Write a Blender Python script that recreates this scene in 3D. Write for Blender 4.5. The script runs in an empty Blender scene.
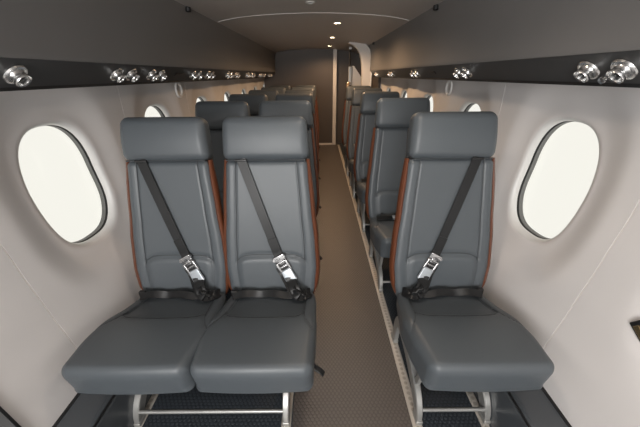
import bpy, math, random
from mathutils import Vector, Matrix
random.seed(4)
C = bpy.context.scene.collection
sc = bpy.context.scene
PI = math.pi
def smooth(a, b, x):
    t = max(0.0, min(1.0, (x - a) / (b - a))); return t * t * (3 - 2 * t)
def interp(xs, ys, x):
    if x <= xs[0]: return ys[0]
    for i in range(len(xs) - 1):
        if x <= xs[i + 1]:
            t = (x - xs[i]) / (xs[i + 1] - xs[i]); t = t * t * (3 - 2 * t) * .4 + t * .6
            return ys[i] + (ys[i + 1] - ys[i]) * t
    return ys[-1]

# ---------------------------------------------------------------- materials
def mat(name, col, rough=.5, metal=0.0, bump=None, spec=None, var=None, coat=0.0):
    m = bpy.data.materials.new(name); m.use_nodes = True
    nt = m.node_tree; b = nt.nodes['Principled BSDF']
    b.inputs['Base Color'].default_value = (*col, 1); b.inputs['Roughness'].default_value = rough
    b.inputs['Metallic'].default_value = metal
    if spec is not None: b.inputs['Specular IOR Level'].default_value = spec
    if coat: b.inputs['Coat Weight'].default_value = coat
    tc = nt.nodes.new('ShaderNodeTexCoord')
    if var:
        n = nt.nodes.new('ShaderNodeTexNoise'); n.inputs['Scale'].default_value = var[0]; n.inputs['Detail'].default_value = 4
        nt.links.new(tc.outputs['Object'], n.inputs['Vector'])
        r = nt.nodes.new('ShaderNodeMix'); r.data_type = 'RGBA'
        r.inputs[6].default_value = (*[c * (1 - var[1]) for c in col], 1)
        r.inputs[7].default_value = (*[min(1, c * (1 + var[1])) for c in col], 1)
        nt.links.new(n.outputs['Fac'], r.inputs[0]); nt.links.new(r.outputs[2], b.inputs['Base Color'])
    if bump:
        kind, scale, dist = bump
        if kind == 'leather':
            t = nt.nodes.new('ShaderNodeTexVoronoi'); t.feature = 'F1'; out = 'Distance'
        else:
            t = nt.nodes.new('ShaderNodeTexNoise'); out = 'Fac'
        t.inputs['Scale'].default_value = scale
        nt.links.new(tc.outputs['Object'], t.inputs['Vector'])
        bp = nt.nodes.new('ShaderNodeBump'); bp.inputs['Strength'].default_value = .35; bp.inputs['Distance'].default_value = dist
        nt.links.new(t.outputs[out], bp.inputs['Height']); nt.links.new(bp.outputs['Normal'], b.inputs['Normal'])
    return m
def emit(name, col, s):
    m = bpy.data.materials.new(name); m.use_nodes = True; b = m.node_tree.nodes['Principled BSDF']
    b.inputs['Base Color'].default_value = (*col, 1)
    b.inputs['Emission Color'].default_value = (*col, 1); b.inputs['Emission Strength'].default_value = s
    return m
def dotted_mat(name, base, dot, cell, rough):
    """rubber flooring with staggered raised round studs"""
    m = bpy.data.materials.new(name); m.use_nodes = True; nt = m.node_tree; b = nt.nodes['Principled BSDF']
    b.inputs['Roughness'].default_value = rough
    tc = nt.nodes.new('ShaderNodeTexCoord')
    sca = nt.nodes.new('ShaderNodeVectorMath'); sca.operation = 'MULTIPLY'
    sca.inputs[1].default_value = (1 / cell, 1 / (cell * 1.5), 0); nt.links.new(tc.outputs['Object'], sca.inputs[0])
    ds = []
    for off in (0, .5):
        ad = nt.nodes.new('ShaderNodeVectorMath'); ad.operation = 'ADD'; ad.inputs[1].default_value = (off, off, 0)
        nt.links.new(sca.outputs[0], ad.inputs[0])
        fr = nt.nodes.new('ShaderNodeVectorMath'); fr.operation = 'FRACTION'; nt.links.new(ad.outputs[0], fr.inputs[0])
        sb = nt.nodes.new('ShaderNodeVectorMath'); sb.operation = 'SUBTRACT'; sb.inputs[1].default_value = (.5, .5, 0)
        nt.links.new(fr.outputs[0], sb.inputs[0])
        sb2 = nt.nodes.new('ShaderNodeVectorMath'); sb2.operation = 'MULTIPLY'; sb2.inputs[1].default_value = (1, 1.5, 0)
        nt.links.new(sb.outputs[0], sb2.inputs[0])
        ln = nt.nodes.new('ShaderNodeVectorMath'); ln.operation = 'LENGTH'; nt.links.new(sb2.outputs[0], ln.inputs[0])
        ds.append(ln.outputs['Value'])
    mn = nt.nodes.new('ShaderNodeMath'); mn.operation = 'MINIMUM'
    nt.links.new(ds[0], mn.inputs[0]); nt.links.new(ds[1], mn.inputs[1])
    mr = nt.nodes.new('ShaderNodeMapRange'); mr.interpolation_type = 'SMOOTHSTEP'
    mr.inputs[1].default_value = .26; mr.inputs[2].default_value = .40; mr.inputs[3].default_value = 1; mr.inputs[4].default_value = 0
    nt.links.new(mn.outputs[0], mr.inputs[0])
    nz = nt.nodes.new('ShaderNodeTexNoise'); nz.inputs['Scale'].default_value = 5; nz.inputs['Detail'].default_value = 6
    nt.links.new(tc.outputs['Object'], nz.inputs['Vector'])
    mx = nt.nodes.new('ShaderNodeMix'); mx.data_type = 'RGBA'
    mx.inputs[6].default_value = (*base, 1); mx.inputs[7].default_value = (*dot, 1)
    nt.links.new(mr.outputs[0], mx.inputs[0])
    m2 = nt.nodes.new('ShaderNodeMix'); m2.data_type = 'RGBA'; m2.blend_type = 'MULTIPLY'; m2.inputs[0].default_value = .35
    nt.links.new(mx.outputs[2], m2.inputs[6]); nt.links.new(nz.outputs['Color'], m2.inputs[7])
    nt.links.new(mx.outputs[2], b.inputs['Base Color'])
    bp = nt.nodes.new('ShaderNodeBump'); bp.inputs['Strength'].default_value = .6; bp.inputs['Distance'].default_value = .002
    nt.links.new(mr.outputs[0], bp.inputs['Height']); nt.links.new(bp.outputs['Normal'], b.inputs['Normal'])
    return m
def hole_strip_mat(name, col, hole, pitch):
    """alloy seat rail with a row of round holes along y"""
    m = bpy.data.materials.new(name); m.use_nodes = True; nt = m.node_tree; b = nt.nodes['Principled BSDF']
    b.inputs['Roughness'].default_value = .45; b.inputs['Metallic'].default_value = .35
    tc = nt.nodes.new('ShaderNodeTexCoord')
    sx = nt.nodes.new('ShaderNodeSeparateXYZ'); nt.links.new(tc.outputs['Object'], sx.inputs[0])
    dv = nt.nodes.new('ShaderNodeMath'); dv.operation = 'DIVIDE'; dv.inputs[1].default_value = pitch; nt.links.new(sx.outputs[1], dv.inputs[0])
    fr = nt.nodes.new('ShaderNodeMath'); fr.operation = 'FRACT'; nt.links.new(dv.outputs[0], fr.inputs[0])
    sb = nt.nodes.new('ShaderNodeMath'); sb.operation = 'SUBTRACT'; sb.inputs[1].default_value = .5; nt.links.new(fr.outputs[0], sb.inputs[0])
    ml = nt.nodes.new('ShaderNodeMath'); ml.operation = 'MULTIPLY'; ml.inputs[1].default_value = pitch; nt.links.new(sb.outputs[0], ml.inputs[0])
    cb = nt.nodes.new('ShaderNodeCombineXYZ'); nt.links.new(sx.outputs[0], cb.inputs[0]); nt.links.new(ml.outputs[0], cb.inputs[1])
    ln = nt.nodes.new('ShaderNodeVectorMath'); ln.operation = 'LENGTH'; nt.links.new(cb.outputs[0], ln.inputs[0])
    lt = nt.nodes.new('ShaderNodeMath'); lt.operation = 'LESS_THAN'; lt.inputs[1].default_value = .0085; nt.links.new(ln.outputs['Value'], lt.inputs[0])
    mx = nt.nodes.new('ShaderNodeMix'); mx.data_type = 'RGBA'; mx.inputs[6].default_value = (*col, 1); mx.inputs[7].default_value = (*hole, 1)
    nt.links.new(lt.outputs[0], mx.inputs[0]); nt.links.new(mx.outputs[2], b.inputs['Base Color'])
    return m
def pane_mat():
    m = bpy.data.materials.new('window_acrylic'); m.use_nodes = True; nt = m.node_tree
    nt.nodes.remove(nt.nodes['Principled BSDF'])
    tr = nt.nodes.new('ShaderNodeBsdfTransparent'); gl = nt.nodes.new('ShaderNodeBsdfGlossy'); gl.inputs['Roughness'].default_value = .03
    tr.inputs['Color'].default_value = (.99, .99, .98, 1)
    mx = nt.nodes.new('ShaderNodeMixShader')
    mx.inputs[0].default_value = .03; nt.links.new(tr.outputs[0], mx.inputs[1]); nt.links.new(gl.outputs[0], mx.inputs[2])
    nt.links.new(mx.outputs[0], nt.nodes['Material Output'].inputs['Surface'])
    return m
M = {
 'leather': mat('grey_leather', (.078, .090, .101), .43, bump=('leather', 420, .0006), spec=.5),
 'seam': mat('seam_thread', (.05, .056, .062), .6, bump=('noise', 600, .0005)),
 'tan': mat('cognac_leather', (.120, .038, .017), .40, bump=('leather', 420, .0006), var=(30, .12)),
 'shell': mat('seat_shell', (.07, .072, .075), .5, bump=('noise', 300, .0004)),
 'alloy': mat('satin_alloy', (.40, .40, .39), .40, .6, bump=('noise', 80, .0005), var=(12, .08)),
 'steel': mat('buckle_steel', (.50, .50, .51), .24, .9, var=(30, .05)),
 'chrome': mat('polished_chrome', (.82, .82, .82), .26, 1.0, var=(20, .03)),
 'lever': mat('brushed_lever', (.46, .50, .54), .36, .45, var=(40, .05)),
 'web': mat('black_webbing', (.010, .0105, .0115), .42, bump=('noise', 500, .001), spec=.4),
 'black': mat('black_plastic', (.012, .012, .013), .45, bump=('noise', 200, .0004)),
 'wall': mat('wall_plastic', (.70, .675, .668), .5, bump=('noise', 350, .0002), var=(3, .012)),
 'reveal': mat('window_surround', (.66, .65, .64), .38, bump=('noise', 350, .0002)),
 'groove_highlight': mat('panel_joint_highlight', (.85, .82, .79), .6, var=(5, .05)),
 'bin': mat('upper_panel', (.178, .172, .170), .55, bump=('noise', 500, .0004), var=(4, .04)),
 'rail': mat('service_rail', (.047, .047, .048), .42, bump=('noise', 400, .0003)),
 'ceil': mat('ceiling_panel', (.42, .39, .37), .55, bump=('noise', 400, .0003), var=(2, .03)),
 'strip': mat('ceiling_joint_strip', (.62, .60, .58), .45, var=(8, .04)),
 'bulk': mat('bulkhead_laminate', (.080, .066, .058), .5, bump=('noise', 300, .0004), var=(3, .05)),
 'post': mat('pale_post', (.66, .63, .60), .4, var=(6, .04)),
 'ledge': mat('ledge_vinyl', (.065, .072, .080), .22, bump=('noise', 250, .0003), spec=.6),
 'gasket': mat('black_rubber', (.01, .01, .011), .5, bump=('noise', 200, .0003)),
 'rim': mat('grey_window_rim', (.13, .13, .127), .45, var=(30, .06)),
 'greypanel': mat('grey_door_panel', (.16, .165, .17), .45, var=(6, .05)),
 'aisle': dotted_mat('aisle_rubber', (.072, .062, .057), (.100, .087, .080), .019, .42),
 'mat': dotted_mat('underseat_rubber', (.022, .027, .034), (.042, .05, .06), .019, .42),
 'track': hole_strip_mat('seat_rail_alloy', (.56, .52, .47), (.40, .365, .32), .0254),
 'brass': mat('brass', (.75, .55, .30), .25, 1.0, var=(30, .05)),
 'warmglow': emit('lamp_lens', (1.0, .78, .50), 22.0),
 'lampoff': mat('dark_lamp_lens', (.03, .03, .03), .2, var=(30, .1)),
 'white': mat('white_panel', (.82, .81, .80), .4, var=(10, .03)),
 'wood': mat('tan_edge', (.42, .28, .16), .5, var=(14, .15)),
 'pane': pane_mat(),
}

# ---------------------------------------------------------------- mesh helpers
class MB:
    def __init__(s): s.v = []; s.f = []; s.m = []
    def add(s, vs, fs, mi=0):
        o = len(s.v); s.v += [tuple(p) for p in vs]
        s.f += [tuple(i + o for i in f) for f in fs]; s.m += [mi] * len(fs); return s
    def build(s, name, mats, parent=None, smooth_=True, loc=None, kind=None, angle=40):
        me = bpy.data.meshes.new(name); me.from_pydata(s.v, [], s.f)
        if not isinstance(mats, (list, tuple)): mats = [mats]
        for m in mats: me.materials.append(m)
        for i, p in enumerate(me.polygons): p.material_index = s.m[i]; p.use_smooth = smooth_
        import bmesh
        bm = bmesh.new(); bm.from_mesh(me); bmesh.ops.recalc_face_normals(bm, faces=bm.faces[:])
        if smooth_:
            lim = math.radians(angle)
            for e in bm.edges:
                if len(e.link_faces) == 2 and e.calc_face_angle(0) > lim: e.smooth = False
        bm.to_mesh(me); bm.free()
        me.update()
        o = bpy.data.objects.new(name, me); C.objects.link(o)
        if loc: o.location = loc
        if parent: o.parent = parent
        if kind: o['kind'] = kind
        return o
    def box(s, x0, x1, y0, y1, z0, z1, mi=0):
        v = [(x, y, z) for x in (x0, x1) for y in (y0, y1) for z in (z0, z1)]
        return s.add(v, [(0, 1, 3, 2), (4, 6, 7, 5), (0, 4, 5, 1), (2, 3, 7, 6), (0, 2, 6, 4), (1, 5, 7, 3)], mi)
    def rbox(s, hx, hy, hz, r, n=(6, 6, 6), fn=None, mi=0, k=3):
        """rounded box, k cells across each rounded edge, n cells between"""
        def axis(h, n_):
            rr = min(r, h * .999)
            a = [-h + rr * (1 - math.cos(j / k * PI / 2)) * 0 + rr * (j / k) for j in range(k)]
            mid = [-h + rr + (2 * h - 2 * rr) * j / n_ for j in range(n_ + 1)]
            return a + mid + [-q for q in reversed(a)]
        ax = [axis(hx, n[0]), axis(hy, n[1]), axis(hz, n[2])]
        idx = {}; vs = []; fs = []
        def vid(i, j, l):
            key = (i, j, l)
            if key in idx: return idx[key]
            p = Vector((ax[0][i], ax[1][j], ax[2][l]))
            q = Vector((max(-hx + min(r, hx), min(hx - min(r, hx), p.x)), max(-hy + min(r, hy), min(hy - min(r, hy), p.y)), max(-hz + min(r, hz), min(hz - min(r, hz), p.z))))
            d = p - q
            # remap cube shell to sphere shell
            m_ = max(abs(d.x), abs(d.y), abs(d.z))
            if d.length > 1e-9:
                e = Vector([math.tan(c / r * PI / 4) if r > 0 else c for c in d])
                q = q + e.normalized() * r * (m_ / r)
            if fn: q = Vector(fn(q))
            idx[key] = len(vs); vs.append(q); return idx[key]
        N = [len(a) - 1 for a in ax]
        for l in (0, N[2]):
            for i in range(N[0]):
                for j in range(N[1]): fs.append((vid(i, j, l), vid(i + 1, j, l), vid(i + 1, j + 1, l), vid(i, j + 1, l)))
        for j in (0, N[1]):
            for i in range(N[0]):
                for l in range(N[2]): fs.append((vid(i, j, l), vid(i + 1, j, l), vid(i + 1, j, l + 1), vid(i, j, l + 1)))
        for i in (0, N[0]):
            for j in range(N[1]):
                for l in range(N[2]): fs.append((vid(i, j, l), vid(i, j + 1, l), vid(i, j + 1, l + 1), vid(i, j, l + 1)))
        return s.add(vs, fs, mi)
    def sweep(s, pts, prof, up=(0, 0, 1), mi=0, closed=False, ups=None, scale=None, cap=True):
        """sweep profile [(a,b)...]: a along the side vector, b along the up vector"""
        P = [Vector(p) for p in pts]; n = len(P); m = len(prof); vs = []; fs = []
        for i in range(n):
            if closed: t = P[(i + 1) % n] - P[i - 1]
            else: t = P[min(i + 1, n - 1)] - P[max(i - 1, 0)]
            t.normalize(); u = Vector(ups[i]) if ups else Vector(up)
            sd = t.cross(u)
            if sd.length < 1e-6: sd = t.cross(Vector((1, 0, 0)))
            sd.normalize(); u = sd.cross(t).normalized(); k = scale[i] if scale else 1
            for a, b in prof: vs.append(P[i] + sd * a * k + u * b * k)
        for i in range(n if closed else n - 1):
            for j in range(m):
                i2 = (i + 1) % n
                fs.append((i * m + j, i * m + (j + 1) % m, i2 * m + (j + 1) % m, i2 * m + j))
        if not closed and cap: fs += [tuple(range(m)), tuple((n - 1) * m + j for j in range(m))]
        return s.add(vs, fs, mi)
    def tube(s, pts, r, n=8, up=(0, 0, 1), mi=0, closed=False, scale=None):
        return s.sweep(pts, [(r * math.cos(2 * PI * j / n), r * math.sin(2 * PI * j / n)) for j in range(n)], up, mi, closed, scale=scale)
    def lathe(s, prof, mtx=None, n=20, mi=0):
        """profile [(r,z)...] about local z"""
        mtx = mtx or Matrix(); vs = []; fs = []; m = len(prof)
        for i in range(n):
            a = 2 * PI * i / n
            for r, z in prof: vs.append(mtx @ Vector((r * math.cos(a), r * math.sin(a), z)))
        for i in range(n):
            for j in range(m - 1): fs.append((i * m + j, ((i + 1) % n) * m + j, ((i + 1) % n) * m + j + 1, i * m + j + 1))
        if prof[0][0] > 0: fs.append(tuple(i * m for i in range(n)))
        if prof[-1][0] > 0: fs.append(tuple(i * m + m - 1 for i in range(n)))
        return s.add(vs, fs, mi)
def spline(pts, n=8):
    P = [Vector(p) for p in pts]; out = []
    for i in range(len(P) - 1):
        p0 = P[i - 1] if i > 0 else P[i] * 2 - P[i + 1]; p1 = P[i]; p2 = P[i + 1]
        p3 = P[i + 2] if i + 2 < len(P) else P[i + 1] * 2 - P[i]
        for j in range(n):
            t = j / n
            out.append(.5 * ((2 * p1) + (p2 - p0) * t + (2 * p0 - 5 * p1 + 4 * p2 - p3) * t * t + (3 * p1 - p0 - 3 * p2 + p3) * t ** 3))
    out.append(P[-1]); return out
def rrect(a, b, r=.3):
    """flat profile with small chamfers, half sizes a, b"""
    c = min(a, b) * r
    return [(-a + c, -b), (a - c, -b), (a, -b + c), (a, b - c), (a - c, b), (-a + c, b), (-a, b - c), (-a, -b + c)]
def thing(name, label, cat, loc, group=None):
    o = bpy.data.objects.new(name, None); C.objects.link(o); o.location = loc; o.empty_display_size = .1
    o['label'] = label; o['category'] = cat
    if group: o['group'] = group
    return o
def tag(o, label, cat, group=None):
    o['label'] = label; o['category'] = cat
    if group: o['group'] = group
    return o
def dup(root, loc, label):
    kids = {}
    for o in list(C.objects):
        if o.parent: kids.setdefault(o.parent.name, []).append(o)
    r = root.copy(); C.objects.link(r); r.location = loc; r['label'] = label
    def rec(src, dst):
        for ch in kids.get(src.name, []):
            c = ch.copy(); C.objects.link(c); c.parent = dst; rec(ch, c)
    rec(root, r); return r

# ---------------------------------------------------------------- cabin shell
XC = -.04                 # cabin centre line
PITCH = .86
YEND = 6.40; YBACK = -1.75
ZR0, ZR1 = 1.349, 1.430   # service rail
HR = .86                  # half width at the rail
def wz(z): return interp([0, .25, .38, .58, .78, .98, 1.18, 1.40], [.875, .93, .953, .985, 1.012, 1.036, 1.042, 1.035], z)
WHY, WHZ, WN = .195, .268, 2.65
def sup(a, ky=1.0, kz=1.0):
    c, s_ = math.cos(a), math.sin(a)
    return (WHY * ky * math.copysign(abs(c) ** (2 / WN), c), WHZ * kz * math.copysign(abs(s_) ** (2 / WN), s_))
def wall_panel(mb, side, y0, y1, yc, zc):
    zb, zt = .22, 1.40; G = .0026
    a0, a1 = y0 + G, y1 - G
    B = []
    ny, nz = 24, 30
    for i in range(ny): B.append((a0 + (a1 - a0) * i / ny, zb))
    for i in range(nz): B.append((a1, zb + (zt - zb) * i / nz))
    for i in range(ny): B.append((a1 - (a1 - a0) * i / ny, zt))
    for i in range(nz): B.append((a0, zt - (zt - zb) * i / nz))
    n = len(B); rings = []
    ang = [math.atan2((b[1] - zc) / WHZ, (b[0] - yc) / WHY) for b in B]
    def disp(y, z):
        r = (abs((y - yc) / WHY) ** WN + abs((z - zc) / WHZ) ** WN) ** (1 / WN)
        return .028 * (1 - smooth(1.08, 1.75, r))
    def P(y, z, d): return (XC + side * (wz(z) + disp(y, z) + d), y, z)
    # lip going out to the glazing
    for ks, d in ((.965, .034), (.965, .028), (.975, .018), (.995, .008), (1.03, .002)):
        rings.append([(yc + sup(a, ks, ks)[0], zc + sup(a, ks, ks)[1], d) for a in ang])
    NR = 16
    for k in range(NR + 1):
        t = (k / NR) ** 1.25; ring = []
        for a, b in zip(ang, B):
            p = sup(a, 1.10, 1.08); q = (yc + p[0], zc + p[1])
            ring.append((q[0] + (b[0] - q[0]) * t, q[1] + (b[1] - q[1]) * t, 0))
        rings.append(ring)
    rings.append([(b[0], b[1], .005) for b in B])
    vs = [P(*p) for r in rings for p in r]; 
    for k in range(len(rings) - 1):
        fs = [(k * n + j, k * n + (j + 1) % n, (k + 1) * n + (j + 1) % n, (k + 1) * n + j) for j in range(n)]
        o = len(mb.v) if k == 0 else o
        if k == 0: mb.v += vs
        mb.f += [tuple(i + o for i in f) for f in fs]; mb.m += [(1 if k < 4 else 0)] * len(fs)
    # pale joint behind the gap; the seam's edge highlight is put into its colour
    J = []; zs = [zb + (zt - zb) * i / 30 for i in range(31)]
    for z in zs: J += [(XC + side * (wz(z) + .003), y1 - .012, z), (XC + side * (wz(z) + .003), y1 + .012, z)]
    mb.add(J, [(2 * i, 2 * i + 1, 2 * i + 3, 2 * i + 2) for i in range(30)], 2)
WSEAM = .83; WOFF = .402; ZWC = .940
win_n = 0
def window(side, yc):
    global win_n; win_n += 1
    A = [2 * PI * i / 72 for i in range(72)]
    def ring(k, d):
        return [(XC + side * (wz(ZWC + sup(a, k, k)[1]) + .028 + d), yc + sup(a, k, k)[0], ZWC + sup(a, k, k)[1]) for a in A]
    def band(mb, spec):
        o = len(mb.v)
        for k, d in spec: mb.v += ring(k, d)
        n = 72
        for q in range(len(spec)):
            q2 = (q + 1) % len(spec)
            for j in range(n): mb.f.append((o + q * n + j, o + q * n + (j + 1) % n, o + q2 * n + (j + 1) % n, o + q2 * n + j)); mb.m.append(0)
    f = MB(); band(f, [(.955, .044), (.985, .044), (1.02, .050), (1.02, .064), (.955, .064)])
    fo = f.build('window_%d' % win_n, M['rim'], kind='structure')
    g = MB(); band(g, [(.972, .032), (1.06, .028), (1.06, .046), (.972, .046)])
    g.build('gasket', M['gasket'], fo)
    p = MB(); o = ring(.97, .054); q = ring(.97, .057)
    p.add(o + q, [tuple(range(72)), tuple(range(72, 144))] + [(j, (j + 1) % 72, 72 + (j + 1) % 72, 72 + j) for j in range(72)])
    p.build('pane', M['pane'], fo, smooth_=False)
RIGHT_END = 5.25
for side, nm in ((-1, 'left'), (1, 'right')):
    mb = MB()
    for k in range(-3, 7):  # windows beside and behind the camera are out of view and assumed
        y0 = WSEAM + k * PITCH
        if y0 > YEND: break
        if side > 0 and y0 > 5.0: break
        y1 = y0 + PITCH
        wall_panel(mb, side, y0, y1, y0 + WOFF, ZWC)
        window(side, y0 + WOFF)
    mb.build('wall_' + nm, [M['wall'], M['reveal'], M['groove_highlight']], kind='structure')
    # upper panel: rail line up to the ceiling corner
    ye = YEND if side < 0 else RIGHT_END
    prof = [(HR - .030, ZR1 - .001), (HR - .038, ZR1), (HR - .042, ZR1 + .010), (HR - .040, 1.50), (HR - .043, 1.60), (HR - .054, 1.70), (HR - .080, 1.79), (HR - .11, 1.84)]
    ub = MB(); ys = [YBACK + (ye - YBACK) * i / 20 for i in range(21)]
    pts = [Vector((XC + side * p[0], 0, p[1])) for p in prof]; fine = spline(pts[2:], 6); pts = pts[:2] + fine
    m = len(pts); vs = [(p.x, y, p.z) for y in ys for p in pts]
    ub.add(vs, [(i * m + j, i * m + j + 1, (i + 1) * m + j + 1, (i + 1) * m + j) for i in range(20) for j in range(m - 1)])
    if side > 0:  # closed end of the bin by the doorway
        ub.add([(p.x, ye, p.z) for p in pts] + [(XC + 1.08, ye, 1.84), (XC + 1.08, ye, ZR1)], [tuple(range(m + 2))])
    ub.build('wall_upper_' + nm, M['bin'], kind='structure')
    rb = MB()   # rail: face, underside and back web
    rp = [(HR - .036, ZR1 - .001), (HR + .030, ZR0 + .004), (HR + .036, ZR0), (1.08, ZR0 - .004), (1.08, ZR0 + .03), (HR + .05, ZR1)]
    m = len(rp); vs = [(XC + side * p[0], y, p[1]) for y in (YBACK, ye) for p in rp]
    rb.add(vs, [(j, (j + 1) % m, m + (j + 1) % m, m + j) for j in range(m)] + [tuple(range(m)), tuple(range(m, 2 * m))])
    rb.box(XC + side * (HR + .030), XC + side * (HR + .040), YBACK, ye, ZR0 - .006, ZR0 + .004, 1)
    rb.build('trim_1' if side < 0 else 'trim_2', [M['rail'], M['gasket']], kind='structure', smooth_=False)
    lb = MB()   # raised side ledge along the wall foot
    lp = [(.965, .243), (.80, .243), (.786, .236), (.780, .222), (.770, .10), (.770, -.02), (.965, -.02)]
    m = len(lp); vs = [(XC + side * p[0], y, p[1]) for y in (YBACK, YEND) for p in lp]
    lb.add(vs, [(j, (j + 1) % m, m + (j + 1) % m, m + j) for j in range(m)] + [tuple(range(m)), tuple(range(m, 2 * m))])
    lb.box(XC + side * .918, XC + side * .935, YBACK, YEND, .240, .2465, 1)
    lb.box(XC + side * .783, XC + side * .789, YBACK, YEND, .20, .2385, 1)
    lb.build('baseboard_' + nm, [M['ledge'], M['gasket']], kind='structure', smooth_=False)
# grey door-surround panel on the left wall close to the camera
g = MB(); zs = [.23 + .47 * i / 12 for i in range(13)]
for a, b, d in ((YBACK, .548, -.010), (.548, .556, -.012)):
    vs = []
    for z in zs: vs += [(XC - wz(z) - d, a, z), (XC - wz(z) - d, b, z), (XC - wz(z) + .0, a, z), (XC - wz(z) + .0, b, z)]
    mi = 0 if d == -.010 else 1
    for i in range(12):
        q = 4 * i
        g.add([vs[q], vs[q + 1], vs[q + 4], vs[q + 5], vs[q + 2], vs[q + 3], vs[q + 6], vs[q + 7]], [(0, 1, 3, 2), (4, 6, 7, 5), (1, 5, 7, 3), (0, 2, 6, 4)], mi)
g.build('trim_3', [M['greypanel'], M['gasket']], kind='structure', smooth_=False)

# floor: aisle strip and darker under-seat strips
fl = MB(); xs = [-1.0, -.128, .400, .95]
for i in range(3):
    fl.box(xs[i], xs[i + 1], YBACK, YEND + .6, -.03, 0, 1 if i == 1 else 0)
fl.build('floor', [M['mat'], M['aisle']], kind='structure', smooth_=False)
TR = [-.80, -.155, .416, .71]
for i, x in enumerate(TR):
    t = MB(); w = .021 if i in (1, 2) else .017
    t.sweep([(0, 0, 0), (0, YEND - YBACK - .05, 0)], [(-w, 0), (w, 0), (w, .004), (w - .003, .006), (-w + .003, .006), (-w, .004)])
    t.build('trim_%d' % (4 + i), M['track'], kind='structure', loc=(x, YBACK, 0), smooth_=False)
# ceiling: shallow arch
ce = MB(); n = 40; ys = [YBACK + (YEND + .6 - YBACK) * i / 16 for i in range(17)]
def cz(x):
    u = (x - XC) / .80; return 1.832 - .042 * u * u - .02 * abs(u) ** 6
cx = [XC - .86 + 1.72 * j / n for j in range(n + 1)]
vs = [(x, y, cz(x)) for y in ys for x in cx] + [(x, y, cz(x) + .02) for y in ys for x in cx]
O = 17 * (n + 1)
fs = []
for i in range(16):
    for j in range(n):
        a = i * (n + 1) + j; fs += [(a, a + 1, a + n + 2, a + n + 1), (O + a, O + a + 1, O + a + n + 2, O + a + n + 1)]
ce.add(vs, fs); ce.build('ceiling', M['ceil'], kind='structure')
ti = 8
for y, w, m in ((2.80, .006, 'strip'),):
    s = MB(); s.sweep([(x, y, cz(x) - .001) for x in cx[2:-2]], [(-w, -.002), (w, -.002), (w, .003), (-w, .003)])
    s.build('trim_%d' % ti, M[m], kind='structure'); ti += 1
# far bulkhead
b = MB(); b.box(-1.1, .30, YEND, YEND + .05, 0, 1.86); b.box(.36, 1.1, YEND + .18, YEND + .23, 0, 1.86)
b.box(.30, .36, YEND + .03, YEND + .20, 0, 1.86)
b.build('wall_end', M['bulk'], kind='structure', smooth_=False)
p = MB(); p.rbox(.037, .03, .91, .008, (1, 1, 6), lambda q: (q.x + .315, q.y + YEND - .02, q.z + .915))
p.build('trim_%d' % ti, M['post'], kind='structure'); ti += 1
p = MB(); p.box(-.85, .275, YEND - .012, YEND + .004, .0, .035)
p.build('trim_%d' % ti, M['post'], kind='structure', smooth_=False); ti += 1
# side wall beyond the last right window: dark entry recess
b = MB(); b.box(.96, 1.0, RIGHT_END - .12, YEND + .6, 0, 1.86); b.build('wall_entry', M['bulk'], kind='structure', smooth_=False)
# curved pale frame of the entry door at the end of the bins
d = MB(); yf = 4.93
outer = spline([(.46, yf, 1.835), (.62, yf, 1.815), (.735, yf, 1.735), (.785, yf, 1.61), (.798, yf, 1.46), (.80, yf, 1.30), (.80, yf, .9), (.80, yf, 0)], 8)
inner = spline([(.44, yf, 1.80), (.53, yf, 1.765), (.61, yf, 1.67), (.648, yf, 1.54), (.662, yf, 1.40), (.668, yf, 1.25), (.67, yf, .9), (.67, yf, 0)], 8)
n = len(outer); vs = []
for dy in (0, .10):
    vs += [(q.x, q.y + dy, q.z) for q in outer] + [(q.x, q.y + dy, q.z) for q in inner]
fs = []
for i in range(n - 1):
    fs += [(i, i + 1, n + i + 1, n + i), (2 * n + i, 2 * n + i + 1, 3 * n + i + 1, 3 * n + i), (i, i + 1, 2 * n + i + 1, 2 * n + i), (n + i, n + i + 1, 3 * n + i + 1, 3 * n + i)]
fs += [(0, n, 3 * n, 2 * n), (n - 1, 2 * n - 1, 4 * n - 1, 3 * n - 1)]
d.add(vs, fs); do = d.build('door_1', M['post'], kind='structure', angle=50)
e = MB(); e.tube([q + Vector((0, -.004, 0)) for q in outer], .012, 8, up=(0, 1, 0)); e.build('door_edge', M['white'], do)
# fold-down side panel with slanted top, and a stanchion, by the entry
t = thing('handrail_panel', 'white side panel with slanted top edge beside the entry door at the far end', 'panel', (.69, 5.75, 0))
w = MB(); pr = [(-.10, .25), (.085, .25), (.085, 1.32), (-.07, 1.52), (-.10, 1.52)]
w.add([(x, -.012, z) for x, z in pr] + [(x, .012, z) for x, z in pr], [(0, 1, 2, 3, 4), (5, 6, 7, 8, 9)] + [(i, (i + 1) % 5, 5 + (i + 1) % 5, 5 + i) for i in range(5)])
w.build('panel', M['white'], t, smooth_=False)
w = MB(); w.box(-.06, -.03, -.02, .02, 0, .26); w.box(.02, .05, -.02, .02, 0, .26); w.build('foot', M['alloy'], t, smooth_=False)
t = thing('stanchion', 'grey upright grab post with latch plate left of the white entry panel', 'post', (.545, 5.7, 0))
w = MB(); w.tube([(0, 0, 0), (0, 0, 1.815)], .012); w.build('pole', M['black'], t)
w = MB(); w.rbox(.035, .012, .15, .01, (2, 1, 4), lambda q: (q.x + .01, q.y - .015, q.z + 1.36)); w.build('latch_plate', M['alloy'], t)
w = MB(); w.rbox(.03, .03, .02, .008, (2, 2, 1), lambda q: (q.x, q.y, q.z + 1.79)); w.build('bracket', M['alloy'], t)
t = thing('side_board', 'tan edged upright board in front of the grey grab post by the entry', 'board', (.50, 5.5, 0))
w = MB(); w.rbox(.012, .15, .62, .006, (1, 2, 4), lambda q: (q.x, q.y, q.z + .625)); w.build('board', M['wood'], t)
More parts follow.
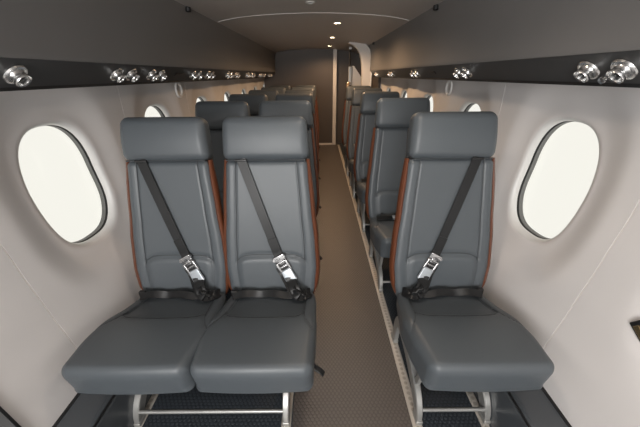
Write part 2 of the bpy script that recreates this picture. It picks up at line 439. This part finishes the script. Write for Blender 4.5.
w = MB(); w.rbox(.028, .02, .012, .006, (1, 1, 1), lambda q: (q.x, q.y - .13, q.z + 1.256)); w.build('hook', M['brass'], t)

# ---------------------------------------------------------------- seats
RA = math.radians(11.5); AU = Vector((0, math.sin(RA), math.cos(RA))); NF = Vector((0, -math.cos(RA), math.sin(RA))); BO = Vector((0, .0, .36))
HWS = 1.0
def hw(s): return HWS * interp([0, .06, .16, .30, .45, .69, .90], [.212, .228, .238, .231, .216, .196, .191], s)
S_AR = .230
def arc_s(u): return S_AR - .030 * min(1, abs(u) / .74) ** 6
def front_off(u, s):
    au = abs(u)
    o = .004 * smooth(.70, .9, au) - .002
    o -= .005 * math.exp(-((au - .74) / .013) ** 2)
    if au < .74:
        d = s - arc_s(u)
        o += .012 * (1 - smooth(-.03, 0.004, d)) * (1 - smooth(.60, .74, au) * .6) - .006 * math.exp(-(d / .007) ** 2)
        o -= .004 * (1 - (au / .74) ** 2)
    return o
def BP(x, s, t=0.0):
    """point on the front of the back at lateral x, height s, raised by t"""
    return Vector((x, 0, 0)) + BO + AU * s + NF * (front_off(x / hw(s), s) + t)
def back_mesh(cx_):
    mb = MB(); H = .72; T = .085
    def fn(q):
        s = q.z + H / 2 - .03; u = q.x / .20; t = q.y
        x = u * hw(max(0, s))
        f = smooth(-.03, .04, -t)      # 1 on the front
        # q.y: -T/2 front ... T/2 back
        off = -(q.y + T / 2)
        return Vector((x + cx_, 0, 0)) + BO + AU * s + NF * (off + front_off(u, s) * f)
    mb.rbox(.20, T / 2, H / 2, .028, (56, 4, 70), fn); return mb
def head_mesh(cx_, H=.205):
    mb = MB(); T = .105
    def fn(q):
        s = q.z + H / 2 + .687; u = q.x / .188; zz = (q.z + H / 2) / H
        off = -(q.y + T / 2) + .014
        f = smooth(-.02, .05, -q.y)
        bul = (.010 * math.sin(PI * min(1, zz * 1.0)) - .006 * u * u) * f
        taper = 1.008 - .062 * max(0, zz) ** 1.5
        return Vector((u * .194 * taper + cx_, 0, 0)) + BO + AU * s + NF * (off + bul)
    mb.rbox(.188, T / 2, H / 2, .034, (22, 4, 14), fn, k=5); return mb
def shell_mesh(cx_):
    mb = MB(); H = .84; T = .055
    def fn(q):
        s = q.z + H / 2 + .0; u = q.x / .20
        return Vector((u * (hw(max(0, s)) - .012) + cx_, 0, 0)) + BO + AU * s + NF * (-.085 - (q.y + T / 2) + .012)
    mb.rbox(.20, T / 2, H / 2, .025, (8, 2, 20), fn); return mb
def side_trim(cx_, sg):
    mb = MB(); pts = []; sca = []; ups = []
    for i in range(41):
        s = .005 + .685 * i / 40
        pts.append(Vector((cx_ + sg * (hw(s) + .001), 0, 0)) + BO + AU * s + NF * (-.036))
        sca.append(.35 + .65 * min(1, math.sin(PI * min(.5, i / 40 * 4)), 3 * (1 - i / 40) + .55)); ups.append(NF)
    prof = [(.0130 * math.cos(2 * PI * j / 12), .030 * math.sin(2 * PI * j / 12)) for j in range(12)]
    mb.sweep(pts, prof, ups=ups, scale=sca); return mb
def back_piping(cx_):
    mb = MB()
    for sg in (-1, 1):
        mb.tube([BP(sg * .74 * hw(s), s, .0035) + Vector((cx_, 0, 0)) for s in [.02 + .665 * i / 40 for i in range(41)]], .0021, 6, up=(1, 0, 0))
    us = [-.74 + 1.48 * i / 40 for i in range(41)]
    mb.tube([BP(u * hw(.18), arc_s(u), .004) + Vector((cx_, 0, 0)) for u in us], .0021, 6)
    mb.tube([BP(-.95 * .188 + 1.9 * .188 * i / 10, .688, .0) + Vector((cx_, 0, 0)) for i in range(11)], .003, 6)
    return mb
# cushion
def cw(y): return interp([-.49, -.44, -.34, -.22, -.10, .03], [.222, .229, .243, .247, .230, .211], y)
def ctop(y): return .385 + .085 * smooth(-.05, 1.10, -y / .43) + .012 * math.exp(-((y + .24) / .12) ** 2)
def cbot(y): return .296 + .026 * (-y / .48)
def side_u(y):      # side seam runs back-to-front then sweeps out to the edge
    return .76 + .26 * smooth(.16, .34, -y) ** 1.5
YS = -.198
def smile(u): return YS - .022 * (1 - (u / .76) ** 2) + .018 * smooth(.6, .76, abs(u))
def c_off(u, y):
    au = abs(u); o = .010 * (1 - u * u)
    su = side_u(y)
    if y > -.36: o -= .005 * math.exp(-((au - su) / .022) ** 2)
    if au < su:
        d = y - smile(u)
        o -= .010 * smooth(-.004, .02, d) ; o -= .004 * math.exp(-(d / .006) ** 2)
    return o
def CP(x, y, t=0.0):
    e = (1 - abs(x) / cw(y)) * .218; d = 0
    if e < .034: d = (.034 - math.sqrt(max(0, .034 ** 2 - (.034 - e) ** 2))) * (ctop(y) - cbot(y)) / .12
    return Vector((x, y, ctop(y) + c_off(x / cw(y), y) - d + t))
def aisle_side(x, y, cx_):
    return x * (1 - .085 * smooth(.02, .2, -y) * (1 - .5 * smooth(.36, .48, -y))) if cx_ > .1 and x > 0 else x
def cushion_mesh(cx_):
    mb = MB(); L = .52
    def fn(q):
        y = q.y - .23; u = q.x / .218; k = (q.z + .06) / .12
        z = cbot(y) + (ctop(y) - cbot(y)) * k
        z += c_off(u, y) * smooth(.55, 1, k)
        y2 = y + .022 * (1 - k) * smooth(.25, .49, -y)     # front face tucks under
        bow = -.010 * (1 - u * u) * smooth(.32, .49, -y)
        lowr = smooth(.028, .06, -q.z)
        return (aisle_side(u * cw(y), y, cx_) * (1 + .058 * lowr) * (1 - .02 * (1 - k)) + cx_, y2 + bow - .012 * lowr * smooth(.38, .48, -y), z)
    mb.rbox(.218, L / 2, .06, .034, (48, 50, 3), fn, k=5); return mb
def cushion_piping(cx_):
    mb = MB()
    def at(x, y, t):
        p = CP(x, y, t); p.x = aisle_side(p.x, y, cx_) + cx_; return p
    for sg in (-1, 1):
        mb.tube([at(sg * min(.965, side_u(y)) * cw(y), y, .0012) for y in [-.01 - .27 * i / 30 for i in range(31)]], .0019, 6)
    mb.tube([at(u * cw(YS), smile(u), .0015) for u in [-.76 + 1.52 * i / 30 for i in range(31)]], .0019, 6)
    return mb
WEB = rrect(.0225, .0016, .5)
def ribbon(pts, ups, w=.0225, th=.0016):
    mb = MB(); mb.sweep(pts, rrect(w, th, .5), ups=ups); return mb
def belts(t, cx_, sg, shoulder):
    """sg=+1: strap runs from upper left to lower right as seen from the front"""
    o = Vector((cx_, 0, 0))
    def B(x, s, h): return BP(sg * x, s, h) + o
    # lap strap lying along the join of back and cushion
    xs = [-.185 + .33 * i / 24 for i in range(25)]
    pts = [Vector((sg * x, -.040 - .008 * math.sin(x * 30), .416 + .007 * math.sin(x * 42 + .6))) + o for x in xs]
    ups = [Vector((0, -.80, .75 + .35 * math.sin(x * 35))).normalized() for x in xs]
    lap = ribbon(pts, ups, .0175, .002).build('lap_belt', M['web'], t)
    f = MB(); f.rbox(.016, .010, .018, .006, (1, 1, 1), lambda q: (q.x - sg * .182 + cx_, q.y - .026, q.z + .411)); f.build('end_fitting', M['black'], lap)
    if not shoulder:
        bk = MB(); bk.rbox(.032, .022, .010, .006, (2, 2, 1), lambda q: (q.x + sg * .03 + cx_, q.y - .075, q.z + .418)); bk.build('buckle', M['lever'], lap)
        st = ribbon([Vector((sg * x, -.055 - .02 * math.sin(x * 9), .4165)) + o for x in [.05 + .13 * i / 10 for i in range(11)]], [Vector((0, -.2, 1))] * 11, .02)
        st.build('loose_end', M['web'], lap)
        return
    # shoulder strap from the slot under the headrest
    n = 30; x0, s0, x1, s1 = -.112, .695, .040, .222
    P = []; 
    for i in range(n + 1):
        k = i / n; P.append(B(x0 + (x1 - x0) * k, s0 + (s1 - s0) * k, .007 + .006 * math.sin(PI * k)))
    sh = ribbon(P, [NF] * (n + 1), .0215).build('shoulder_belt', M['web'], t)
    d = Vector((sg * (x1 - x0), 0, 0)) + AU * (s1 - s0); d.normalize(); sd = d.cross(NF)
    def frame(c):
        return Matrix(((sd.x, d.x, NF.x, c.x), (sd.y, d.y, NF.y, c.y), (sd.z, d.z, NF.z, c.z), (0, 0, 0, 1)))
    # doubled, stitched end of the strap
    P2 = [p + NF * .003 for p in P[int(n * .80):]]
    ribbon(P2, [NF] * len(P2), .0225).build('stitched_end', M['web'], sh)
    d_strap, c0 = d, B(x1, s1, .024)
    d = (Vector((sg * .135, -.052, .445)) + o - c0); d -= NF * d.dot(NF); d = (d.normalized() * .75 + d_strap * .25).normalized(); sd = d.cross(NF)
    KB = 1.22
    _frame = frame
    def frame(c): return _frame(c) @ Matrix.Scale(KB, 4)
    def at(mb, k): return lambda q: frame(B(x1, s1, .022) + d * k) @ q
    bu = MB()
    bu.rbox(.024, .012, .004, .003, (2, 1, 1), at(bu, .004))
    bu.rbox(.011, .016, .004, .003, (1, 2, 1), at(bu, .018))
    for sx in (-.020, .020): bu.rbox(.005, .022, .007, .003, (1, 2, 1), lambda q, sx=sx: frame(B(x1, s1, .022) + d * .050) @ (q + Vector((sx, 0, 0))))
    for sy in (-.020, .0, .020): bu.rbox(.024, .004, .006, .003, (2, 1, 1), lambda q, sy=sy: frame(B(x1, s1, .022) + d * .050) @ (q + Vector((0, sy, 0))))
    for sx in (-.021, .021): bu.lathe([(.0, -.006), (.006, -.006), (.006, .006), (0, .006)], frame(B(x1, s1, .022) + d * .002) @ Matrix.Translation((sx, 0, 0)), 10)
    bu.build('buckle', M['steel'], sh)
    sl = MB(); sl.rbox(.027, .006, .005, .003, (3, 1, 1), lambda q: B(x0, .688, .006) + Vector((q.x, 0, 0)) + NF * q.y + AU * q.z); sl.build('belt_slot', M['black'], sh)
    bb = MB(); bb.rbox(.018, .020, .003, .002, (1, 1, 1), lambda q: frame(B(x1, s1, .020) + d * .051) @ q); bb.build('buckle_slot', M['black'], sh)
    lv = MB(); lv.rbox(.0225, .028, .006, .005, (3, 4, 1), lambda q: frame(B(x1, s1, .033) + d * .101 - NF * .004) @ Vector((q.x * (1 + .04 * q.y / .029), q.y, q.z + .004 * (q.y / .029)))); lv.build('release_lever', M['lever'], sh)
    # lower webbing from the buckle down to the seat corner, with a loose twisted fold
    c = B(x1, s1, .020)
    low = spline([c + d * .085, c + d * .112 + NF * .012, Vector((sg * .128, -.062, .440)) + o, Vector((sg * .146, -.066, .426)) + o, Vector((sg * .168, -.050, .420)) + o, Vector((sg * .190, -.012, .400)) + o], 8)
    nl = len(low)
    ribbon([p + NF * .004 * math.sin(i * 1.1) for i, p in enumerate(low)], [NF.lerp(Vector((sg * .2, -.4, .9)), i / nl) for i in range(nl)], .0235, .004).build('lower_belt', M['web'], sh)
    fd = spline([c + d * .045 + sd * sg * .030 - NF * .008, c + d * .095 + sd * sg * .030 - NF * .002, Vector((sg * .108, -.058, .434)) + o, Vector((sg * .14, -.066, .420)) + o, Vector((sg * .178, -.050, .415)) + o], 8)
    ribbon(fd, [NF.lerp(Vector((sg * .5, -.5, .9)), i / len(fd)) for i in range(len(fd))], .014, .003).build('loose_fold', M['web'], sh)
    bl = MB()
    bl.rbox(.027, .017, .017, .006, (6, 3, 3), lambda q: Vector((q.x + .004 * math.sin(q.z * 260), q.y + .003 * math.sin(q.x * 230), q.z - .7 * sg * q.x + .003 * math.sin(q.x * 300))) + Vector((sg * .140, -.052, .436)) + o); bl.build('strap_adjuster', M['web'], sh)
def legs(t, xs_, yb=0):
    """cast arch leg with front and rear floor fittings"""
    for x in xs_:
        mb = MB()
        pts = spline([(x, -.385, .012), (x, -.375, .055), (x, -.335, .105), (x, -.25, .150), (x, -.15, .186), (x, -.05, .198), (x, .005, .180), (x, .030, .11), (x, .040, .012)], 6)
        n = len(pts); sca = [1.0 + .35 * math.sin(PI * i / (n - 1)) for i in range(n)]
        mb.sweep(pts, rrect(.0115, .023, .3), up=(0, -.7, .7), ups=[Vector((0, -(1 - i / (n - 1)) * 1.2 + .6, .8)).normalized() for i in range(n)], scale=sca)
        mb.sweep(spline([(x, -.30, .128), (x, -.33, .20), (x, -.345, .30)], 6), rrect(.009, .015, .35), up=(0, 1, 0))
        mb.sweep(spline([(x, -.03, .19), (x, .0, .25), (x, .02, .305)], 6), rrect(.009, .015, .35), up=(0, 1, 0))
        lg = mb.build('leg', M['alloy'], t)
        for y in (-.385, .042):
            f = MB(); f.rbox(.015, .028, .011, .005, (1, 2, 1), lambda q: (q.x + x, q.y + y, q.z + .0165)); f.lathe([(0, 0), (.009, 0), (.009, .012), (.005, .016), (0, .016)], Matrix.Translation((x, y - .012, .026)), 10)
            f.build('floor_fitting', M['alloy'], lg)
def frame_parts(t, xs_, x0, x1):
    mb = MB(); mb.tube([(min(xs_), -.385, .070), (max(xs_), -.385, .070)], .0085, 10, up=(0, 1, 0)); mb.build('front_bar', M['alloy'], t)
    mb = MB(); mb.tube([(x0 + .03, -.33, .285), (x1 - .03, -.33, .285)], .013, 10, up=(0, 1, 0)); mb.tube([(x0 + .03, .02, .285), (x1 - .03, .02, .285)], .013, 10, up=(0, 1, 0))
    for x in [min(xs_), max(xs_)]: mb.sweep([(x, -.36, .288), (x, .05, .275)], rrect(.007, .014, .3), up=(0, 0, 1))
    mb.box(x0 + .015, x1 - .015, -.38, .05, .288, .293)
    mb.build('seat_frame', M['alloy'], t, smooth_=True)
def seat_body(t, cx_, sg, shoulder):
    b = back_mesh(cx_).build('backrest', M['leather'], t, angle=180)
    for q in (-1, 1): side_trim(cx_, q).build('side_trim', M['tan'], b)['label'] = 'cognac brown leather edge trim'
    back_piping(cx_).build('seam_piping', M['seam'], b)
    head_mesh(cx_, .192 if sg > 0 else .205).build('headrest', M['leather'], t, angle=180)
    shell_mesh(cx_).build('back_shell', M['shell'], t, angle=180)
    c = cushion_mesh(cx_).build('seat_cushion', M['leather'], t, angle=180)
    cushion_piping(cx_).build('seam_piping', M['seam'], c)
    belts(t, cx_, sg, shoulder)
def double(loc, label, shoulder, lever):
    global HWS; HWS = .955
    t = thing('double_passenger_seat', label, 'seat', loc, 'double seats on the left side')
    for cx_ in (-.230, .222): seat_body(t, cx_, 1, shoulder)
    legs(t, (-.335, .31)); frame_parts(t, (-.335, .31), -.43, .43)
    if lever:
        mb = MB(); mb.sweep(spline([(.44, -.31, .245), (.462, -.32, .235), (.475, -.325, .222)], 4), rrect(.013, .004, .4), up=(0, 0, 1)); mb.sweep([(.42, -.31, .285), (.44, -.31, .245)], rrect(.010, .003, .4), up=(0, 1, 0)); mb.build('pull_tab', M['web'], t)
    return t
def single(loc, label, shoulder):
    global HWS; HWS = 1.0
    t = thing('single_passenger_seat', label, 'seat', loc, 'single seats on the right side')
    seat_body(t, 0, -1, shoulder); legs(t, (-.179, .115)); frame_parts(t, (-.179, .115), -.21, .21)
    return t
ROW = ['front', 'second', 'third', 'fourth', 'fifth', 'sixth']
XD, XS, Y1 = -.465, .602, 1.15
double((XD, Y1, 0), 'front grey leather double seat on the left, both harness buckles in full view', True, True)
d2 = double((XD, Y1 + PITCH, 0), 'grey leather double seat directly behind the front double seat on the left', False, True)
LD = [None, None, 'third grey leather double seat from the front on the left of the aisle', 'fourth grey leather double seat from the front on the left of the aisle',
      'fifth grey double seat on the left, second nearest the dark end wall', 'sixth grey double seat on the left, nearest the dark end wall']
for k in range(2, 6): dup(d2, (XD, Y1 + PITCH * k, 0), LD[k])
single((XS, Y1, 0), 'front grey leather single seat on the right, harness buckle in full view', True)
s2 = single((XS, Y1 + PITCH, 0), 'grey leather single seat directly behind the front single seat on the right', False)
LS = [None, None, 'third grey leather single seat from the front on the right of the aisle', 'fourth grey leather single seat from the front, right of the aisle, second from the entry', 'rearmost visible grey single seat on the right, nearest the curved entry frame']
for k in range(2, 5): dup(s2, (XS, Y1 + PITCH * k, 0), LS[k])

# ---------------------------------------------------------------- fittings on the service rails
def vent_proto(side, loc, label):
    t = thing('air_vent', label, 'air vent', loc, 'chrome air nozzles on the left rail' if side < 0 else 'chrome air nozzles on the right rail')
    ax = Vector((-side * .66, 0, -.75)).normalized()
    R = ax.to_track_quat('Z', 'Y').to_matrix().to_4x4()
    R0 = Vector((-side * .68, 0, -.73)).normalized().to_track_quat('Z', 'Y').to_matrix().to_4x4()
    f = MB(); f.lathe([(.015, -.004), (.034, -.004), (.0355, .000), (.033, .004), (.028, .005), (.025, .002), (.015, .002)], R0, 24); f.build('flange', M['chrome'], t)
    b = MB(); b.lathe([(0, -.006), (.0245, -.006), (.0245, .003), (.0228, .006), (.0215, .015), (.0230, .019), (.0238, .023), (.0225, .027), (.0190, .025), (.0172, .015), (.012, .013), (0, .013)], R, 24); b.build('nozzle', M['chrome'], t)
    k = MB(); k.lathe([(0, .013), (.011, .014), (.008, .020), (0, .021)], R, 12); k.build('core', M['black'], t)
    return t
ORD = ['first', 'second', 'third', 'fourth', 'fifth', 'sixth']
zv = 1.388; xl = XC - HR + .002; xr = XC + HR - .002
vl = vent_proto(-1, (xl, .955, zv), 'large chrome air nozzle nearest the camera on the left rail, alone')
POS = ['nearest', 'second', 'third', 'farthest']
for k in range(0, 6):
    for j, yy in enumerate((1.43, 1.54, 1.725, 1.825)):
        y = yy + PITCH * k
        if y > 6.2: continue
        where = 'by front double seat' if k == 0 else 'by %s double seat' % ORD[k]
        dup(vl, (xl, y, zv), 'chrome air nozzle on left rail, %s of four %s' % (POS[j], where))
vr = vent_proto(1, (xr, .865, zv), 'large chrome air nozzle nearest the camera on the right rail, beside a small knob')
dup(vr, (xr, .978, zv), 'large chrome air nozzle second nearest the camera on the right rail')
for k in range(1, 5):
    for j, yy in enumerate((.875, .985)):
        dup(vr, (xr, yy + .895 * k, zv), 'chrome air nozzle on right rail, %s of pair by %s single seat' % (('nearer', 'farther')[j], ORD[k]))
t = thing('rail_knob', 'small chrome knob between the two nearest air nozzles on the right rail', 'knob', (xr + .004, .905, 1.372))
R = Vector((-.85, -.1, -.5)).normalized().to_track_quat('Z', 'Y').to_matrix().to_4x4()
k = MB(); k.lathe([(0, 0), (.005, 0), (.005, .014), (.009, .016), (.009, .026), (0, .028)], R, 12); k.build('knob', M['chrome'], t)
k = MB(); k.lathe([(0, -.003), (.011, -.003), (.011, .002), (0, .002)], R, 12); k.build('collar', M['chrome'], t)
for sd, y, lb in ((-1, 2.05, 'small dark placard on the left rail past the first four nozzles'), (1, 2.30, 'small dark placard on the right rail past the second pair of nozzles')):
    k = MB(); k.rbox(.0025, .045, .011, .002, (1, 3, 1), lambda q: (q.x * .68 - sd * q.z * .73 * 1, q.y, q.z * .68 + sd * q.x * .73)); o = k.build('placard', M['black'], loc=(XC + sd * (HR - .006), y, 1.390)); tag(o, lb, 'placard')
# round white wall ports
for sd, nm in ((-1, 'left'), (1, 'right')):
    zc = 1.285; t = thing('wall_port', 'round white recessed port high on the %s wall between two windows' % nm, 'port', (XC + sd * (wz(zc) - .001), 2.42, zc))
    R = Vector((-sd, 0, 0)).to_track_quat('Z', 'Y').to_matrix().to_4x4()
    k = MB(); k.lathe([(.050, -.012), (.056, -.006), (.058, .004), (.053, .010), (.044, .009), (.036, .000), (.020, -.001), (.019, -.010)], R, 28); k.build('ring', M['white'], t)
    k = MB(); k.lathe([(0, -.008), (.020, -.008), (.020, -.004), (0, -.004)], R, 24); k.build('recess', M['greypanel'], t)
# latch low on the right wall at the frame edge
zc = .683; t = thing('wall_latch', 'black framed latch with brass catch low on the right wall at the frame edge', 'latch', (XC + wz(zc) - .001, .626, zc))
k = MB(); k.rbox(.006, .035, .024, .005, (1, 3, 2), lambda q: (q.x, .85 * (q.y * .85 - q.z * .53), .85 * (q.y * .53 + q.z * .85))); k.build('bezel', M['black'], t)
k = MB(); k.rbox(.004, .022, .010, .003, (1, 2, 1), lambda q: (q.x - .006, q.y * .85 - q.z * .53 - .004, q.y * .53 + q.z * .85 - .004)); k.build('catch', M['brass'], t)
# ceiling fittings
tl = None
for i, y in enumerate((3.28, 4.45, 5.70, 2.12, .95, -.2)):  # last three lamps are out of view, assumed to continue the row
    lab = ['lit warm downlight nearest the camera in the ceiling over the aisle', 'lit warm downlight second nearest in view on the ceiling', 'lit warm downlight farthest away, just before the end wall',
           'assumed lit warm downlight just above the top of the view', 'assumed lit warm downlight overhead near the front seats', 'assumed lit warm downlight behind the camera'][i]
    x = .18; z = cz(x)
    if tl is None:
        tl = thing('ceiling_downlight', lab, 'light', (x, y, z), 'ceiling downlights over the aisle')
        k = MB(); k.lathe([(.027, .004), (.040, .004), (.041, -.002), (.038, -.006), (.028, -.005), (.026, .002)], None, 28); k.build('bezel', M['strip'], tl)
        k = MB(); k.lathe([(0, .001), (.028, .001), (.028, -.003), (0, -.003)], None, 24); k.build('lens', M['warmglow'], tl)
    else: dup(tl, (x, y, z), lab)
    L = bpy.data.lights.new('downlight_beam', 'SPOT'); L.energy = (38, 46, 40, 26, 26, 26)[i]; L.color = (1, .64, .36) if i < 3 else (1, .86, .72)
    L.spot_size = math.radians(166 if i < 3 else 150); L.spot_blend = .5 if i < 3 else .9; L.shadow_soft_size = .04 if i < 3 else .12
    lo = bpy.data.objects.new('downlight_beam', L); C.objects.link(lo); lo.location = (x, y, z - .012)
t = thing('ceiling_speaker', 'small round unlit ceiling fitting with dark centre left of the aisle', 'ceiling fitting', (-.055, 2.42, cz(-.055)))
k = MB(); k.lathe([(.018, .004), (.036, .004), (.036, -.003), (.030, -.007), (.019, -.005), (.018, .002)], None, 28); k.build('bezel', M['strip'], t)
k = MB(); k.lathe([(0, .001), (.019, .001), (.019, -.002), (0, -.002)], None, 24); k.build('centre', M['lampoff'], t)
for x, y, lb in ((XC - .79, 2.20, 'small black cylindrical hook under the left ceiling edge'), (XC + .79, 2.20, 'small black cylindrical hook under the right ceiling edge, nearer one'), (XC + .79, 4.5, 'small black cylindrical hook under the right ceiling edge, farther one')):
    t = thing('ceiling_hook', lb, 'hook', (x, y, 1.775), 'black hooks along the ceiling edge')
    sgn = 1 if x < 0 else -1
    k = MB(); k.tube([(-.014 * sgn, 0, .004), (.010 * sgn, 0, -.010)], .008, 10, up=(0, 1, 0)); k.build('stem', M['black'], t)
    k = MB(); k.lathe([(0, 0), (.016, 0), (.017, -.022), (.012, -.026), (0, -.024)], Matrix.Translation((.012 * sgn, 0, -.006)), 14); k.build('cap', M['gasket'], t)

# ---------------------------------------------------------------- daylight and added fill
w = bpy.data.worlds.new('daylight'); sc.world = w; w.use_nodes = True; nt = w.node_tree
bg = nt.nodes['Background']
bg.inputs['Color'].default_value = (1.0, .985, .92, 1); bg.inputs['Strength'].default_value = 1.0
def portal(loc, rot, sx_, sy_):
    L = bpy.data.lights.new('daylight_portal', 'AREA'); L.shape = 'RECTANGLE'; L.size = sx_; L.size_y = sy_; L.cycles.is_portal = True
    o = bpy.data.objects.new('daylight_portal', L); C.objects.link(o); o.location = loc; o.rotation_euler = rot
# added fill light behind the camera for assumed rear daylight; no doorway is built
L = bpy.data.lights.new('added_rear_fill', 'AREA'); L.shape = 'RECTANGLE'; L.size = 1.1; L.size_y = .9; L.energy = 72; L.color = (1.0, .985, .97)
o = bpy.data.objects.new('added_rear_fill', L); C.objects.link(o); o.location = (XC - .45, YBACK - .02, 1.30); o.rotation_euler = (PI / 2, 0, math.radians(-9))
for k in range(-1, 4):
    for sd in (-1, 1):
        portal((XC + sd * 1.16, WSEAM + k * PITCH + WOFF, ZWC), (PI / 2, 0, PI / 2 if sd > 0 else -PI / 2), .30, .44)

# ---------------------------------------------------------------- camera
cam = bpy.data.cameras.new('camera'); co = bpy.data.objects.new('camera', cam); C.objects.link(co)
cam.lens = 36 * 290 / 640; cam.sensor_width = 36; cam.clip_start = .02
co.location = (0, 0, 1.38); co.rotation_euler = (Matrix.Rotation(PI / 2 - math.atan(138.5 / 290), 3, 'X') @ Matrix.Rotation(math.radians(-.45), 3, 'Z')).to_euler()
sc.camera = co
vs_ = sc.view_settings; vs_.view_transform = 'Standard'; vs_.look = 'None'; vs_.gamma = 1; vs_.use_curve_mapping = False; vs_.exposure = 0.0
sc.cycles.max_bounces = 8; sc.cycles.diffuse_bounces = 5
